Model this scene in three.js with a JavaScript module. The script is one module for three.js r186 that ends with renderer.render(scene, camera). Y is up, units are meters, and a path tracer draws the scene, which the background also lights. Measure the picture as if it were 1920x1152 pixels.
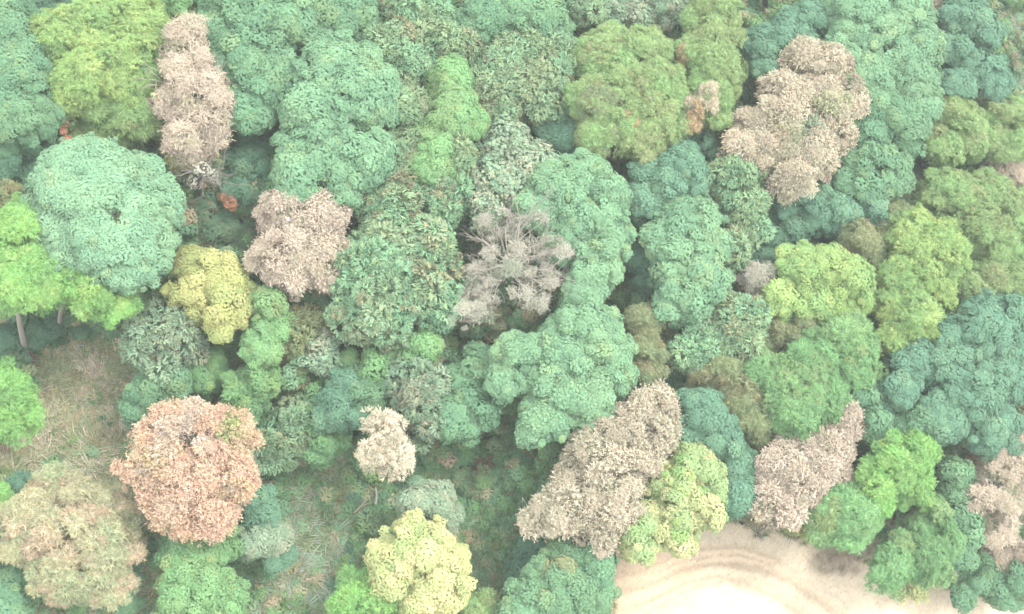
import * as THREE from 'three';
import { mergeGeometries } from 'three/addons/utils/BufferGeometryUtils.js';
import { createNoise2D, createNoise3D } from 'simplex-noise';

// ------------------------------------------------------------------ camera, sky, sun, exposure
const scene = new THREE.Scene();
const W = 1920, H = 1152, FOCAL = 2150;                        // focal length in pixels of the 1920 x 1152 frame
const camera = new THREE.PerspectiveCamera(2 * Math.atan(H / 2 / FOCAL) * 180 / Math.PI, W / H, 1, 900);
camera.position.set(0, 62, 0);
{
  // a drone camera looking steeply down, the nadir lies below and left of the frame
  const down = new THREE.Vector3(-430, -FOCAL, 860).normalize();
  const flat = new THREE.Quaternion().setFromAxisAngle(new THREE.Vector3(1, 0, 0), -Math.PI / 2);
  const lean = new THREE.Quaternion().setFromUnitVectors(down, new THREE.Vector3(0, -1, 0));
  camera.quaternion.copy(lean.multiply(flat));
}
camera.updateMatrixWorld(true);

const renderer = new THREE.WebGLRenderer({ antialias: true });
renderer.setSize(1024, 614);
renderer.toneMapping = THREE.LinearToneMapping;
renderer.toneMappingExposure = 5.3;
renderer.shadowMap.enabled = true;
renderer.shadowMap.type = THREE.PCFSoftShadowMap;

{ // an even, bright overcast sky, brighter towards the zenith
  const w = 64, h = 32, d = new Float32Array(w * h * 4);
  for (let j = 0; j < h; j++) for (let i = 0; i < w; i++) {
    const el = ((j + 0.5) / h - 0.5) * Math.PI, s = Math.max(0, Math.sin(el));
    const v = 0.86 * (1 + 1.3 * s) / 2.3 * 1.25;
    d.set([v * 0.99, v * 1.0, v * 1.0, 1], (j * w + i) * 4);
  }
  const t = new THREE.DataTexture(d, w, h, THREE.RGBAFormat, THREE.FloatType);
  t.mapping = THREE.EquirectangularReflectionMapping; t.magFilter = THREE.LinearFilter; t.needsUpdate = true;
  scene.background = t; scene.environment = t;
}
const sun = new THREE.DirectionalLight(new THREE.Color().setRGB(1, 0.97, 0.9), 1.2);
sun.position.set(38, 80, -18); sun.target.position.set(0, 0, 0);
sun.castShadow = true; sun.shadow.radius = 36;
sun.shadow.mapSize.set(4096, 4096);
Object.assign(sun.shadow.camera, { left: -70, right: 70, top: 70, bottom: -70, near: 1, far: 260 });
scene.add(sun, sun.target);

scene.fog = new THREE.FogExp2(new THREE.Color().setRGB(0.9, 1.0, 0.96), 0.00058);

// ------------------------------------------------------------------ helpers
const V = (x, y, z) => new THREE.Vector3(x, y, z);
function rng(seed) { let a = seed >>> 0; return () => { a = (a + 0x6D2B79F5) | 0; let t = Math.imul(a ^ (a >>> 15), 1 | a); t = (t + Math.imul(t ^ (t >>> 7), 61 | t)) ^ t; return ((t ^ (t >>> 14)) >>> 0) / 4294967296; }; }
const n2 = createNoise2D(rng(11)), n3 = createNoise3D(rng(12));
const fbm = (x, z, o = 4) => { let s = 0, a = 0.5; for (let i = 0; i < o; i++) { s += a * n2(x, z); x = x * 2.03 + 7.1; z = z * 2.03 - 3.7; a *= 0.5; } return s; };
// the survey: a point of the aerial frame and a height above datum give a place on the map (metres)
function survey(px, py, h = 0) {
  const d = V((px - W / 2) / FOCAL, -(py - H / 2) / FOCAL, -1).applyQuaternion(camera.quaternion);
  const t = (h - camera.position.y) / d.y;
  return { p: camera.position.clone().addScaledVector(d, t), m: t / FOCAL };   // place, metres per pixel there
}
const taken = {};
function numbered(name) { const k = taken[name] = (taken[name] ?? -1) + 1; return k ? `${name}_${String(k).padStart(3, '0')}` : name; }
function tag(o, label, category, group, kind) {
  if (label) o.userData.label = label; if (category) o.userData.category = category;
  if (group) o.userData.group = group; if (kind) o.userData.kind = kind; return o;
}
function mesh(name, geo, mat, parent) { const m = new THREE.Mesh(geo, mat); m.name = name; m.castShadow = m.receiveShadow = true; parent.add(m); return m; }

// ------------------------------------------------------------------ ground
const inside = (poly, x, y) => { let c = false; for (let i = 0, j = poly.length - 1; i < poly.length; j = i++) { const [xi, yi] = poly[i], [xj, yj] = poly[j]; if ((yi > y) !== (yj > y) && x < (xj - xi) * (y - yi) / (yj - yi) + xi) c = !c; } return c; };
const edgeDist = (poly, x, y) => { let b = 1e9; for (let i = 0, j = poly.length - 1; i < poly.length; j = i++) { const [ax, ay] = poly[j], [bx, by] = poly[i]; const dx = bx - ax, dy = by - ay; const t = Math.max(0, Math.min(1, ((x - ax) * dx + (y - ay) * dy) / (dx * dx + dy * dy))); b = Math.min(b, Math.hypot(x - ax - t * dx, y - ay - t * dy)); } return b; };
const mapPoly = pts => pts.map(([x, y]) => { const { p } = survey(x, y, 0); return [p.x, p.z]; });
const clearing = mapPoly([[1080, 1480], [1110, 1290], [1135, 1130], [1100, 1040], [1170, 990], [1300, 950], [1420, 975], [1520, 1000], [1560, 1010], [1640, 1030], [1720, 1060], [1800, 1095], [1880, 1100], [2000, 1120], [2110, 1180], [2160, 1330], [2080, 1500], [1600, 1560]]);
const sdClear = (x, z) => (inside(clearing, x, z) ? 1 : -1) * edgeDist(clearing, x, z);
const smooth = (a, b, x) => { const t = Math.max(0, Math.min(1, (x - a) / (b - a))); return t * t * (3 - 2 * t); };
function groundY(x, z) {
  const flat = 1 - smooth(-4, 0.5, sdClear(x, z));
  return (0.55 * fbm(x * 0.06, z * 0.06) + 0.1 * fbm(x * 0.5 + 40, z * 0.5)) * flat - 0.02;
}
function gridSheet(xs, zs, yOf, colOf, keep = () => true) {
  const nx = xs.length, nz = zs.length, pos = new Float32Array(nx * nz * 3), col = new Float32Array(nx * nz * 3), uv = new Float32Array(nx * nz * 2), ok = new Uint8Array(nx * nz), idx = [];
  for (let j = 0; j < nz; j++) for (let i = 0; i < nx; i++) {
    const k = j * nx + i, x = xs[i], z = zs[j];
    pos.set([x, yOf(x, z), z], k * 3); col.set(colOf(x, z), k * 3); uv.set([x, z], k * 2); ok[k] = keep(x, z) ? 1 : 0;
  }
  for (let j = 0; j < nz - 1; j++) for (let i = 0; i < nx - 1; i++) {
    const a = j * nx + i, b = a + 1, c = a + nx, d = c + 1;
    if (ok[a] && ok[b] && ok[c] && ok[d]) idx.push(a, c, b, b, c, d);
  }
  const g = new THREE.BufferGeometry();
  g.setAttribute('position', new THREE.BufferAttribute(pos, 3)); g.setAttribute('color', new THREE.BufferAttribute(col, 3)); g.setAttribute('uv', new THREE.BufferAttribute(uv, 2));
  g.setIndex(idx); g.computeVertexNormals(); return g;
}
function grainTexture(seed, lo, hi, freq) {
  const s = 512, d = new Uint8Array(s * s * 4), r = rng(seed);
  const nn = createNoise3D(rng(seed + 1));
  for (let j = 0; j < s; j++) for (let i = 0; i < s; i++) {
    const a = i / s * Math.PI * 2, b = j / s * Math.PI * 2;
    const x = Math.cos(a) * freq, y = Math.sin(a) * freq, z = Math.cos(b) * freq, w = Math.sin(b) * freq;
    let v = 0.5 + 0.22 * nn(x + w, y, z + w * 0.7) + 0.14 * nn(x * 3 + w * 3, y * 3, z * 3) + 0.14 * nn(x * 8 - w * 8, y * 8 + w * 5, z * 8) + 0.25 * (r() - 0.5);
    v = lo + (hi - lo) * Math.max(0, Math.min(1, v)); d.set([v * 255, v * 255, v * 255, 255], (j * s + i) * 4);
  }
  const t = new THREE.DataTexture(d, s, s); t.wrapS = t.wrapT = THREE.RepeatWrapping; t.magFilter = THREE.LinearFilter; t.minFilter = THREE.LinearMipmapLinearFilter; t.generateMipmaps = true; t.needsUpdate = true; return t;
}
const grain = grainTexture(5, 0.45, 1, 3), grainFine = grainTexture(8, 0.8, 1, 5);
grain.colorSpace = THREE.SRGBColorSpace; grainFine.colorSpace = THREE.SRGBColorSpace;
grain.repeat.set(0.25, 0.25); grainFine.repeat.set(0.3, 0.3);

const spread = (lim, step, far) => { const a = []; for (let v = -lim; v <= lim; v += step) a.push(v); let v = lim, s = step; while (v < far) { s *= 1.35; v += s; a.push(v); a.unshift(-v); } return a; };
const C0 = survey(960, 576, 0).p;
const bareEarth = [[62, 690, 40], [8, 835, 55], [75, 665, 25], [560, 700, 30], [905, 870, 35], [30, 770, 25], [250, 640, 20]].map(([x, y, rad]) => { const q = survey(x, y, 0); return [q.p.x, q.p.z, rad * q.m]; });
{
  const xs = spread(42, 0.35, 320).map(v => v + C0.x), zs = spread(34, 0.35, 320).map(v => v + C0.z);
  const thatch = [[[40, 650], [240, 630], [262, 700], [250, 880], [300, 985], [250, 1000], [120, 900], [-60, 900], [-60, 830], [60, 760], [80, 700]], [[-60, 1080], [330, 1080], [330, 1220], [-60, 1220]], [[1860, -60], [2050, -60], [2050, 330], [1880, 320], [1900, 200]]].map(mapPoly);
  const litter = (x, z) => {
    const dry = thatch.some(g => inside(g, x + 0.8 * n2(x, z), z + 0.8 * n2(x + 9, z)));
    const a = smooth(-0.4, 0.4, fbm(x * 0.16, z * 0.16)), b = smooth(-0.3, 0.5, fbm(x * 0.7 + 9, z * 0.7));
    const c = [0.075, 0.068, 0.055].map((v, i) => v + ([0.075, 0.105, 0.075][i] - v) * a);
    const e = bareEarth.reduce((m, [ex, ez, er]) => Math.max(m, 1 - smooth(0.6, 1.1, Math.hypot(x - ex, z - ez) / er + 0.4 * fbm(x * 1.3, z * 1.3))), 0);
    return c.map((v, i) => { const w = dry ? [0.29, 0.232, 0.162][i] * (0.8 + 0.3 * a) : v, u = w + ([0.13, 0.1, 0.068][i] - w) * b * 0.5; return u + ([0.27, 0.19, 0.12][i] - u) * e; });
  };
  const g = gridSheet(xs, zs, (x, z) => groundY(x, z) - (sdClear(x, z) > 0.6 ? 0.12 : 0), litter);
  const m = new THREE.MeshStandardMaterial({ vertexColors: true, map: grain, roughness: 1, bumpMap: grain, bumpScale: 0.05 });
  tag(mesh('ground', g, m, scene), 'dark leaf litter and earth of the forest floor', null, null, 'structure');
}
// bare dirt clearing with curved wheel ruts
const ruts = [
  [[1150, 1105], [1230, 1085], [1290, 1062], [1350, 1052], [1420, 1060], [1480, 1085], [1540, 1125], [1600, 1170], [1660, 1220]],
  [[1150, 1140], [1220, 1118], [1280, 1092], [1330, 1080], [1390, 1088], [1440, 1108], [1490, 1140], [1540, 1180]],
  [[1180, 1160], [1240, 1130], [1300, 1100], [1350, 1092]],
  [[1220, 1075], [1280, 1050], [1330, 1041], [1390, 1040], [1450, 1058]],
].map(pts => new THREE.CatmullRomCurve3(pts.map(([x, y]) => survey(x, y, 0).p)).getPoints(60).map(p => [p.x, p.z]));
const polyDist = (pl, x, z) => { let b = 1e9; for (let i = 1; i < pl.length; i++) { const [ax, ay] = pl[i - 1], [bx, by] = pl[i]; const dx = bx - ax, dy = by - ay; const t = Math.max(0, Math.min(1, ((x - ax) * dx + (z - ay) * dy) / (dx * dx + dy * dy))); b = Math.min(b, Math.hypot(x - ax - t * dx, z - ay - t * dy)); } return b; };
{
  let x0 = 1e9, x1 = -1e9, z0 = 1e9, z1 = -1e9; for (const [x, z] of clearing) { x0 = Math.min(x0, x); x1 = Math.max(x1, x); z0 = Math.min(z0, z); z1 = Math.max(z1, z); }
  const axis = (a, b) => { const o = []; for (let v = a - 1; v <= b + 1; v += 0.09) o.push(v); return o; };
  const rutAt = (x, z) => { let d = 0, near = 9; ruts.forEach((pl, k) => { const e = polyDist(pl, x, z) + 0.05 * n2(x * 2.5, z * 2.5); near = Math.min(near, e); const w = k < 2 ? 0.24 : 0.12; d += -(k < 2 ? 0.075 : 0.045) * Math.exp(-((e / w) ** 2)) + 0.022 * Math.exp(-(((e - w * 1.9) / (w * 0.7)) ** 2)); }); return [d, near]; };
  const west = survey(1170, 1090, 0).p, east = survey(1400, 1000, 0).p;
  const g = gridSheet(axis(x0, x1), axis(z0, z1),
    (x, z) => { const [d] = rutAt(x, z); return 0.035 + d + 0.03 * fbm(x * 0.8, z * 0.8) + 0.012 * fbm(x * 4, z * 4); },
    (x, z) => {
      const [, near] = rutAt(x, z);
      const clay = smooth(0.2, 0.75, 1 - ((x - west.x) * (east.x - west.x) + (z - west.z) * (east.z - west.z)) / ((east.x - west.x) ** 2 + (east.z - west.z) ** 2) + 0.5 * fbm(x * 0.35, z * 0.35));
      const t = Math.max(clay * 0.85, 0.6 * (1 - smooth(0.15, 0.75, near + 0.25 * n2(x * 1.2, z * 1.2)))) ;
      const sp = 1 - 0.14 * smooth(0.1, 0.6, fbm(x * 1.7 + 3, z * 1.7)) - 0.25 * smooth(0.3, 0.55, fbm(x * 5, z * 5 + 8)) - 0.12 * (n2(x * 11, z * 11) > 0.72 ? 1 : 0);
      return [0.5, 0.42, 0.315].map((v, i) => (v + ([0.43, 0.32, 0.218][i] - v) * t) * sp);
    },
    (x, z) => sdClear(x, z) + 0.55 * fbm(x * 1.1, z * 1.1) + 0.35 * fbm(x * 3.3, z * 3.3) > 0.15);
  const m = new THREE.MeshStandardMaterial({ vertexColors: true, map: grainFine, roughness: 1, bumpMap: grainFine, bumpScale: 0.02 });
  tag(mesh('dirt_clearing', g, m, scene), 'pale bare dirt clearing with curved wheel ruts', null, null, 'structure');
}

// ------------------------------------------------------------------ foliage building blocks
const UP0 = V(0, 1, 0);
// each block is a tuft about one unit in radius: many leaf-sized faces with their own tones
class Tuft {
  constructor(seed) { this.p = []; this.c = []; this.r = rng(seed); }
  tri(a, b, c, k) { this.p.push(a.x, a.y, a.z, b.x, b.y, b.z, c.x, c.y, c.z); for (let i = 0; i < 3; i++) this.c.push(...k); }
  leaf(at, dir, up, len, wid, k) {
    const side = V().crossVectors(dir, up); if (side.lengthSq() < 1e-4) side.set(1, 0, 0); side.normalize();
    const nrm = V().crossVectors(side, dir).normalize(), tip = at.clone().addScaledVector(dir, len), mid = at.clone().addScaledVector(dir, len * 0.45);
    const l = mid.clone().addScaledVector(side, wid / 2).addScaledVector(nrm, wid * 0.14), r = mid.clone().addScaledVector(side, -wid / 2).addScaledVector(nrm, wid * 0.14);
    this.tri(at, r, tip, k); this.tri(at, tip, l, k);
  }
  needle(at, dir, len, wid, k, face) {
    const s = V(this.r() - 0.5, this.r() - 0.5, this.r() - 0.5).multiplyScalar(0.8).add(face ?? UP0).cross(dir).normalize().multiplyScalar(wid / 2);
    this.tri(at.clone().add(s), at.clone().sub(s), at.clone().addScaledVector(dir, len), k);
  }
  stick(a, b, r0, r1, k) {
    const d = b.clone().sub(a).normalize(), u = V(0.3, 0.9, 0.2).cross(d).normalize(), w = V().crossVectors(d, u);
    const ring = (c, r) => [0, 1, 2].map(i => c.clone().addScaledVector(u, r * Math.cos(i * 2.0944)).addScaledVector(w, r * Math.sin(i * 2.0944)));
    const A = ring(a, r0), B = ring(b, r1);
    for (let i = 0; i < 3; i++) { const j = (i + 1) % 3; this.tri(A[i], A[j], B[j], k); this.tri(A[i], B[j], B[i], k); }
  }
  tone(spreadV = 0.2, warm = 0.1) { const v = 1 + (this.r() * 2 - 1) * spreadV, w = (this.r() * 2 - 1) * warm; return [v * (1 + w), v, v * (1 - w * 0.6)]; }
  dir(min = -0.25) { const y = min + (1 - min) * this.r(), a = this.r() * Math.PI * 2, q = Math.sqrt(1 - y * y); return V(q * Math.cos(a), y, q * Math.sin(a)); }
  build() { const g = new THREE.BufferGeometry(); g.setAttribute('position', new THREE.Float32BufferAttribute(this.p, 3)); g.setAttribute('color', new THREE.Float32BufferAttribute(this.c, 3)); g.computeVertexNormals(); return g; }
}
function rough(d, seed) { return 0.86 + 0.2 * n3(d.x * 1.7 + seed, d.y * 1.7, d.z * 1.7) + 0.12 * n3(d.x * 4 + seed, d.y * 4, d.z * 4); }
function broadTuft(seed, clumps, per, len, wid, spreadV = 0.14) {          // rosettes of leaves facing outwards
  const t = new Tuft(seed);
  for (let i = 0; i < clumps; i++) {
    const d = t.dir(-0.35), r = rough(d, seed) * (0.78 + 0.22 * Math.sqrt(t.r())), c = d.clone().multiplyScalar(r), k0 = t.tone(spreadV * 0.6, 0.06);
    const ax = d.clone().add(V(t.r() - 0.5, 0.45 + 0.3 * (t.r() - 0.5), t.r() - 0.5)).normalize(), u = V(0.31, 0.2, 0.93).cross(ax).normalize(), w = V().crossVectors(ax, u), a0 = t.r() * 6.283;
    for (let j = 0; j < per; j++) {
      const a = a0 + j / per * 6.283 + (t.r() - 0.5) * 0.6, e = u.clone().multiplyScalar(Math.cos(a)).addScaledVector(w, Math.sin(a)).addScaledVector(ax, -0.15 + 0.75 * t.r()).normalize();
      const up = ax.clone().add(V(t.r() - 0.5, t.r() - 0.3, t.r() - 0.5).multiplyScalar(0.5)).normalize(), k = t.tone(spreadV, 0.08).map((v, n) => v * k0[n]);
      t.leaf(c.clone().addScaledVector(ax, (t.r() - 0.5) * 0.1), e, up, len * (0.7 + 0.6 * t.r()), wid * (0.7 + 0.6 * t.r()), k);
    }
  }
  return t.build();
}
function pineTuft(seed, tufts, per) {
  const t = new Tuft(seed);
  for (let i = 0; i < tufts; i++) {
    const d = t.dir(-0.3), c = d.clone().multiplyScalar(rough(d, seed) * (0.55 + 0.4 * Math.sqrt(t.r()))), k0 = t.tone(0.2, 0.1);
    const ax = d.clone().add(V(t.r() - 0.5, 0.35 + t.r() * 0.4, t.r() - 0.5)).normalize();
    for (let j = 0; j < per; j++) {
      const e = t.dir(-1).addScaledVector(ax, 0.45).normalize();
      t.needle(c.clone().addScaledVector(ax, t.r() * 0.16), e, 0.2 + 0.22 * t.r(), 0.045, t.tone(0.16, 0.08).map((v, n) => v * k0[n]), ax);
    }
  }
  return t.build();
}
function firTuft(seed, sprays, L0 = 0.34) {                                 // star-shaped sprays of feathered fingers
  const t = new Tuft(seed);
  for (let i = 0; i < sprays; i++) {
    const d = t.dir(-0.3), c = d.clone().multiplyScalar(rough(d, seed) * (0.5 + 0.35 * Math.sqrt(t.r()))), k0 = t.tone(0.16, 0.12);
    for (let f = 0; f < 5; f++) {
      const ax = t.dir(-1).multiplyScalar(0.75).add(d).add(V(0, 0.15, 0)).normalize(), L = L0 + 0.3 * t.r();
      for (let s = 0; s < 7; s++) {
        const q = s / 7, at = c.clone().addScaledVector(ax, q * L); at.y -= 0.12 * q * q;
        for (const sg of [-1, 1]) { const e = ax.clone().add(V(ax.z, 0, -ax.x).multiplyScalar(sg * 0.75)).add(V(0, (t.r() - 0.4) * 0.3, 0)).normalize(); t.needle(at, e, (0.18 - 0.08 * q), 0.08, t.tone(0.16, 0.1).map((v, n) => v * k0[n]), d); }
      }
    }
  }
  return t.build();
}
function twigTuft(seed, n, len, rad) {
  const t = new Tuft(seed);
  for (let i = 0; i < n; i++) {
    const d = t.dir(-0.3), a = d.clone().multiplyScalar(rough(d, seed) * (0.35 + 0.5 * t.r())), e = t.dir(-1).addScaledVector(d, 0.3).normalize(), k = t.tone(0.24, 0.06);
    const L = len * (0.6 + 0.8 * t.r()), b = a.clone().addScaledVector(e, L);
    t.stick(a, b, rad, rad * 0.5, k);
    for (let f = 0; f < 2; f++) { const q = a.clone().lerp(b, 0.35 + 0.4 * t.r()), e2 = e.clone().add(t.dir(-1).multiplyScalar(0.9)).normalize(); t.stick(q, q.clone().addScaledVector(e2, L * 0.5), rad * 0.6, rad * 0.35, k); }
  }
  return t.build();
}
function dryTuft(seed) {                                         // shrivelled leaves on fine, spiky twigs
  const t = new Tuft(seed);
  for (let i = 0; i < 105; i++) {
    const d = t.dir(-0.3), far = t.r() < 0.3 ? 0.35 * t.r() : 0, c = d.clone().multiplyScalar(rough(d, seed) * (0.55 + 0.4 * Math.sqrt(t.r()) + far)), k0 = t.tone(0.2, 0.08);
    const ax = d.clone().add(t.dir(-1).multiplyScalar(0.7)).normalize(), tip = c.clone().addScaledVector(ax, 0.22);
    t.stick(c.clone().multiplyScalar(0.55), tip, 0.014, 0.008, [0.72, 0.68, 0.66]);
    for (let j = 0; j < 6; j++) { const e = t.dir(-1).multiplyScalar(0.8).addScaledVector(ax, 0.6).normalize(); t.leaf(c.clone().lerp(tip, j / 6), e, t.dir(-1).add(d), 0.13 + 0.12 * t.r(), 0.05 + 0.035 * t.r(), t.tone(0.2, 0.07).map((v, n) => v * k0[n])); }
  }
  return t.build();
}
function grassTuft(seed, n, lean) {
  const t = new Tuft(seed);
  for (let i = 0; i < n; i++) {
    const a = t.r() * 6.283, rr = 0.25 * Math.sqrt(t.r()), o = V(Math.cos(a) * rr, 0, Math.sin(a) * rr), h = 0.5 + 0.6 * t.r(), b = a + (t.r() - 0.5) * 2, ln = lean * (0.5 + t.r());
    const q = s => o.clone().add(V(Math.cos(b) * ln * s * s, h * (s - 0.45 * s * s * ln), Math.sin(b) * ln * s * s));
    const sd = V(-Math.sin(b), 0, Math.cos(b)), w = 0.024 + 0.02 * t.r(), k = t.tone(0.4, 0.16), P = [0, 0.5, 0.85, 1].map(q);
    for (let s = 0; s < 2; s++) { const w0 = w * (1 - s * 0.2), w1 = w * (0.8 - s * 0.25); const A = P[s].clone().addScaledVector(sd, w0), B = P[s].clone().addScaledVector(sd, -w0), C = P[s + 1].clone().addScaledVector(sd, w1), D = P[s + 1].clone().addScaledVector(sd, -w1); t.tri(A, B, D, k); t.tri(A, D, C, k); if (s === 1) t.tri(D, P[3], C, k); }
  }
  return t.build();
}
const TUFT = {
  broad: [1, 2, 3].map(s => broadTuft(s, 150, 7, 0.175, 0.1)),
  small: [4, 5].map(s => broadTuft(s, 190, 7, 0.14, 0.085)),
  sparse: [6, 7].map(s => broadTuft(s, 52, 6, 0.2, 0.12, 0.22)),
  pine: [8, 9].map(s => pineTuft(s, 85, 15)),
  fir: [10, 11].map(s => firTuft(s, 30)),
  twig: [12, 13].map(s => twigTuft(s, 130, 0.36, 0.018)),
  plume: [14].map(s => firTuft(s, 13, 0.75)),
  dry: [15, 16].map(s => dryTuft(s)),
  grass: [17, 18].map(s => grassTuft(s, 60, 0.6)),
  lying: [19].map(s => grassTuft(s, 55, 1.1)),
};
const leafMat = (rough) => new THREE.MeshPhysicalMaterial({ color: 0xffffff, vertexColors: true, roughness: rough, specularIntensity: 0.35, side: THREE.DoubleSide });
const MAT = { leaf: leafMat(0.85), needle: leafMat(0.95), dead: new THREE.MeshStandardMaterial({ color: 0xffffff, vertexColors: true, roughness: 1, side: THREE.DoubleSide }) };
const barkTex = grainTexture(21, 0.5, 1, 6); barkTex.colorSpace = THREE.SRGBColorSpace; barkTex.repeat.set(2, 1.5);
const bark = (r, g, b) => new THREE.MeshStandardMaterial({ color: new THREE.Color().setRGB(r, g, b), map: barkTex, bumpMap: barkTex, bumpScale: 0.02, roughness: 1 });
const BARK = { brown: bark(0.12, 0.098, 0.08), grey: bark(0.2, 0.18, 0.16), pale: bark(0.38, 0.34, 0.29) };

//                 tuft, material, tuft radius m, height/width of a blob, spacing, raggedness, bark
const KIND = {
  broad:  ['broad', 'leaf', 0.5, 0.66, 1.0, 0.3, 'brown'],
  small:  ['small', 'leaf', 0.45, 0.66, 1.0, 0.3, 'brown'],
  sparse: ['sparse', 'leaf', 0.6, 0.8, 1.35, 0.5, 'grey'],
  pine:   ['pine', 'needle', 0.58, 0.62, 1.2, 0.45, 'brown'],
  fir:    ['fir', 'needle', 0.66, 1.0, 1.25, 0.7, 'brown'],
  plume:  ['plume', 'dead', 0.5, 1.3, 1.5, 0.9, 'pale'],
  twig:   ['twig', 'dead', 0.7, 0.9, 1.2, 0.4, 'pale'],
  dry:    ['dry', 'dead', 0.6, 0.66, 1.2, 0.45, 'grey'],
};
// real leaf colours: main, second tone, odd tone (share)
const HUE = {
  mint:   [[0.084, 0.166, 0.09], [0.07, 0.143, 0.081], [0.11, 0.18, 0.088], 0.15],
  pale:   [[0.126, 0.226, 0.132], [0.106, 0.198, 0.118], [0.148, 0.228, 0.122], 0.12],
  light:  [[0.108, 0.2, 0.11], [0.088, 0.17, 0.097], [0.132, 0.208, 0.104], 0.15],
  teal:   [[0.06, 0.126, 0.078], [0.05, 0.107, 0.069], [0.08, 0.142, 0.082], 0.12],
  blue:   [[0.073, 0.15, 0.095], [0.062, 0.13, 0.085], [0.094, 0.168, 0.097], 0.12],
  green:  [[0.09, 0.176, 0.074], [0.076, 0.151, 0.071], [0.122, 0.195, 0.073], 0.2],
  cedar:  [[0.122, 0.228, 0.13], [0.135, 0.205, 0.112], [0.175, 0.17, 0.105], 0.16],
  fern:   [[0.112, 0.222, 0.092], [0.1, 0.19, 0.082], [0.145, 0.19, 0.08], 0.12],
  vivid:  [[0.128, 0.262, 0.076], [0.108, 0.215, 0.074], [0.165, 0.268, 0.085], 0.2],
  lime:   [[0.162, 0.25, 0.085], [0.13, 0.215, 0.08], [0.2, 0.262, 0.09], 0.25],
  moss:   [[0.13, 0.215, 0.085], [0.135, 0.195, 0.08], [0.155, 0.18, 0.085], 0.15],
  olive:  [[0.125, 0.155, 0.075], [0.11, 0.146, 0.075], [0.15, 0.14, 0.075], 0.25],
  rust:   [[0.23, 0.165, 0.095], [0.19, 0.165, 0.09], [0.27, 0.18, 0.1], 0.3],
  red:    [[0.27, 0.115, 0.07], [0.2, 0.105, 0.065], [0.29, 0.16, 0.085], 0.3],
  gold:   [[0.225, 0.24, 0.09], [0.17, 0.205, 0.08], [0.26, 0.255, 0.105], 0.25],
  yellow: [[0.31, 0.315, 0.14], [0.225, 0.275, 0.115], [0.35, 0.31, 0.155], 0.25],
  straw:  [[0.25, 0.27, 0.125], [0.17, 0.24, 0.105], [0.31, 0.295, 0.15], 0.3],
  tan:    [[0.315, 0.272, 0.198], [0.268, 0.238, 0.17], [0.222, 0.218, 0.148], 0.22],
  pink:   [[0.342, 0.28, 0.218], [0.295, 0.245, 0.19], [0.25, 0.23, 0.155], 0.15],
  peach:  [[0.4, 0.32, 0.25], [0.36, 0.29, 0.24], [0.33, 0.26, 0.19], 0.2],
  orange: [[0.395, 0.25, 0.17], [0.355, 0.235, 0.168], [0.35, 0.265, 0.15], 0.25],
  cream:  [[0.41, 0.365, 0.27], [0.36, 0.32, 0.235], [0.3, 0.27, 0.195], 0.25],
  ash:    [[0.265, 0.25, 0.205], [0.22, 0.215, 0.17], [0.165, 0.19, 0.135], 0.25],
  sage:   [[0.135, 0.2, 0.13], [0.11, 0.178, 0.11], [0.17, 0.185, 0.125], 0.25],
  hay:    [[0.225, 0.222, 0.128], [0.185, 0.21, 0.118], [0.26, 0.205, 0.14], 0.3],
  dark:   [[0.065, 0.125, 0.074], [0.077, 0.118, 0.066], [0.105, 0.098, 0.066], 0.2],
};
const lerp3 = (a, b, t) => a.map((v, i) => v + (b[i] - v) * t);
function hueAt(name, x, y, z, r) {
  const [a, b, c, share] = HUE[name];
  let k = lerp3(a, b, smooth(-0.6, 0.6, n3(x * 0.45, y * 0.45, z * 0.45) + 0.3 * n3(x * 1.3, y * 1.3, z * 1.3)));
  const odd = 0.5 * smooth(-0.1, 0.7, n3(x * 0.28 + 70, y * 0.28, z * 0.28)); k = lerp3(k, c, odd * 0.6);
  if (r() < share * 0.5 || n3(x * 0.8 + 31, y * 0.8, z * 0.8) > 0.92 - share * 1.4) k = lerp3(k, c, 0.5 + 0.5 * r());
  const v = 0.93 + 0.14 * r(); return k.map(u => u * v);
}
function limb(pts, r0, r1, radial = 6) {                          // a tapered, bent tube
  const c = new THREE.CatmullRomCurve3(pts), n = Math.max(3, pts.length * 2), g = new THREE.TubeGeometry(c, n, 1, radial, false), p = g.attributes.position, k = radial + 1;
  for (let i = 0; i <= n; i++) { const o = c.getPointAt(i / n), r = r0 + (r1 - r0) * (i / n); for (let j = 0; j < k; j++) { const q = i * k + j; p.setXYZ(q, o.x + (p.getX(q) - o.x) * r, o.y + (p.getY(q) - o.y) * r, o.z + (p.getZ(q) - o.z) * r); } }
  g.computeVertexNormals(); return g;
}
function scatterMesh(name, geo, mat, list, parent) {
  const im = new THREE.InstancedMesh(geo, mat, list.length), o = new THREE.Object3D(), c = new THREE.Color();
  list.forEach((e, i) => { o.position.copy(e.p); o.quaternion.copy(e.q); o.scale.copy(e.s); o.updateMatrix(); im.setMatrixAt(i, o.matrix); im.setColorAt(i, c.setRGB(...e.c)); });
  im.name = name; im.userData.kind = 'stuff'; im.castShadow = im.receiveShadow = true; parent.add(im); return im;
}
const UP = V(0, 1, 0), qa = new THREE.Quaternion();
function turn(normal, r, lean = 0.6) { const n = UP.clone().lerp(normal, lean).normalize(); return new THREE.Quaternion().setFromUnitVectors(UP, n).multiply(qa.setFromAxisAngle(UP, r() * 6.283).clone()); }

let seedNo = 100;
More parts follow.
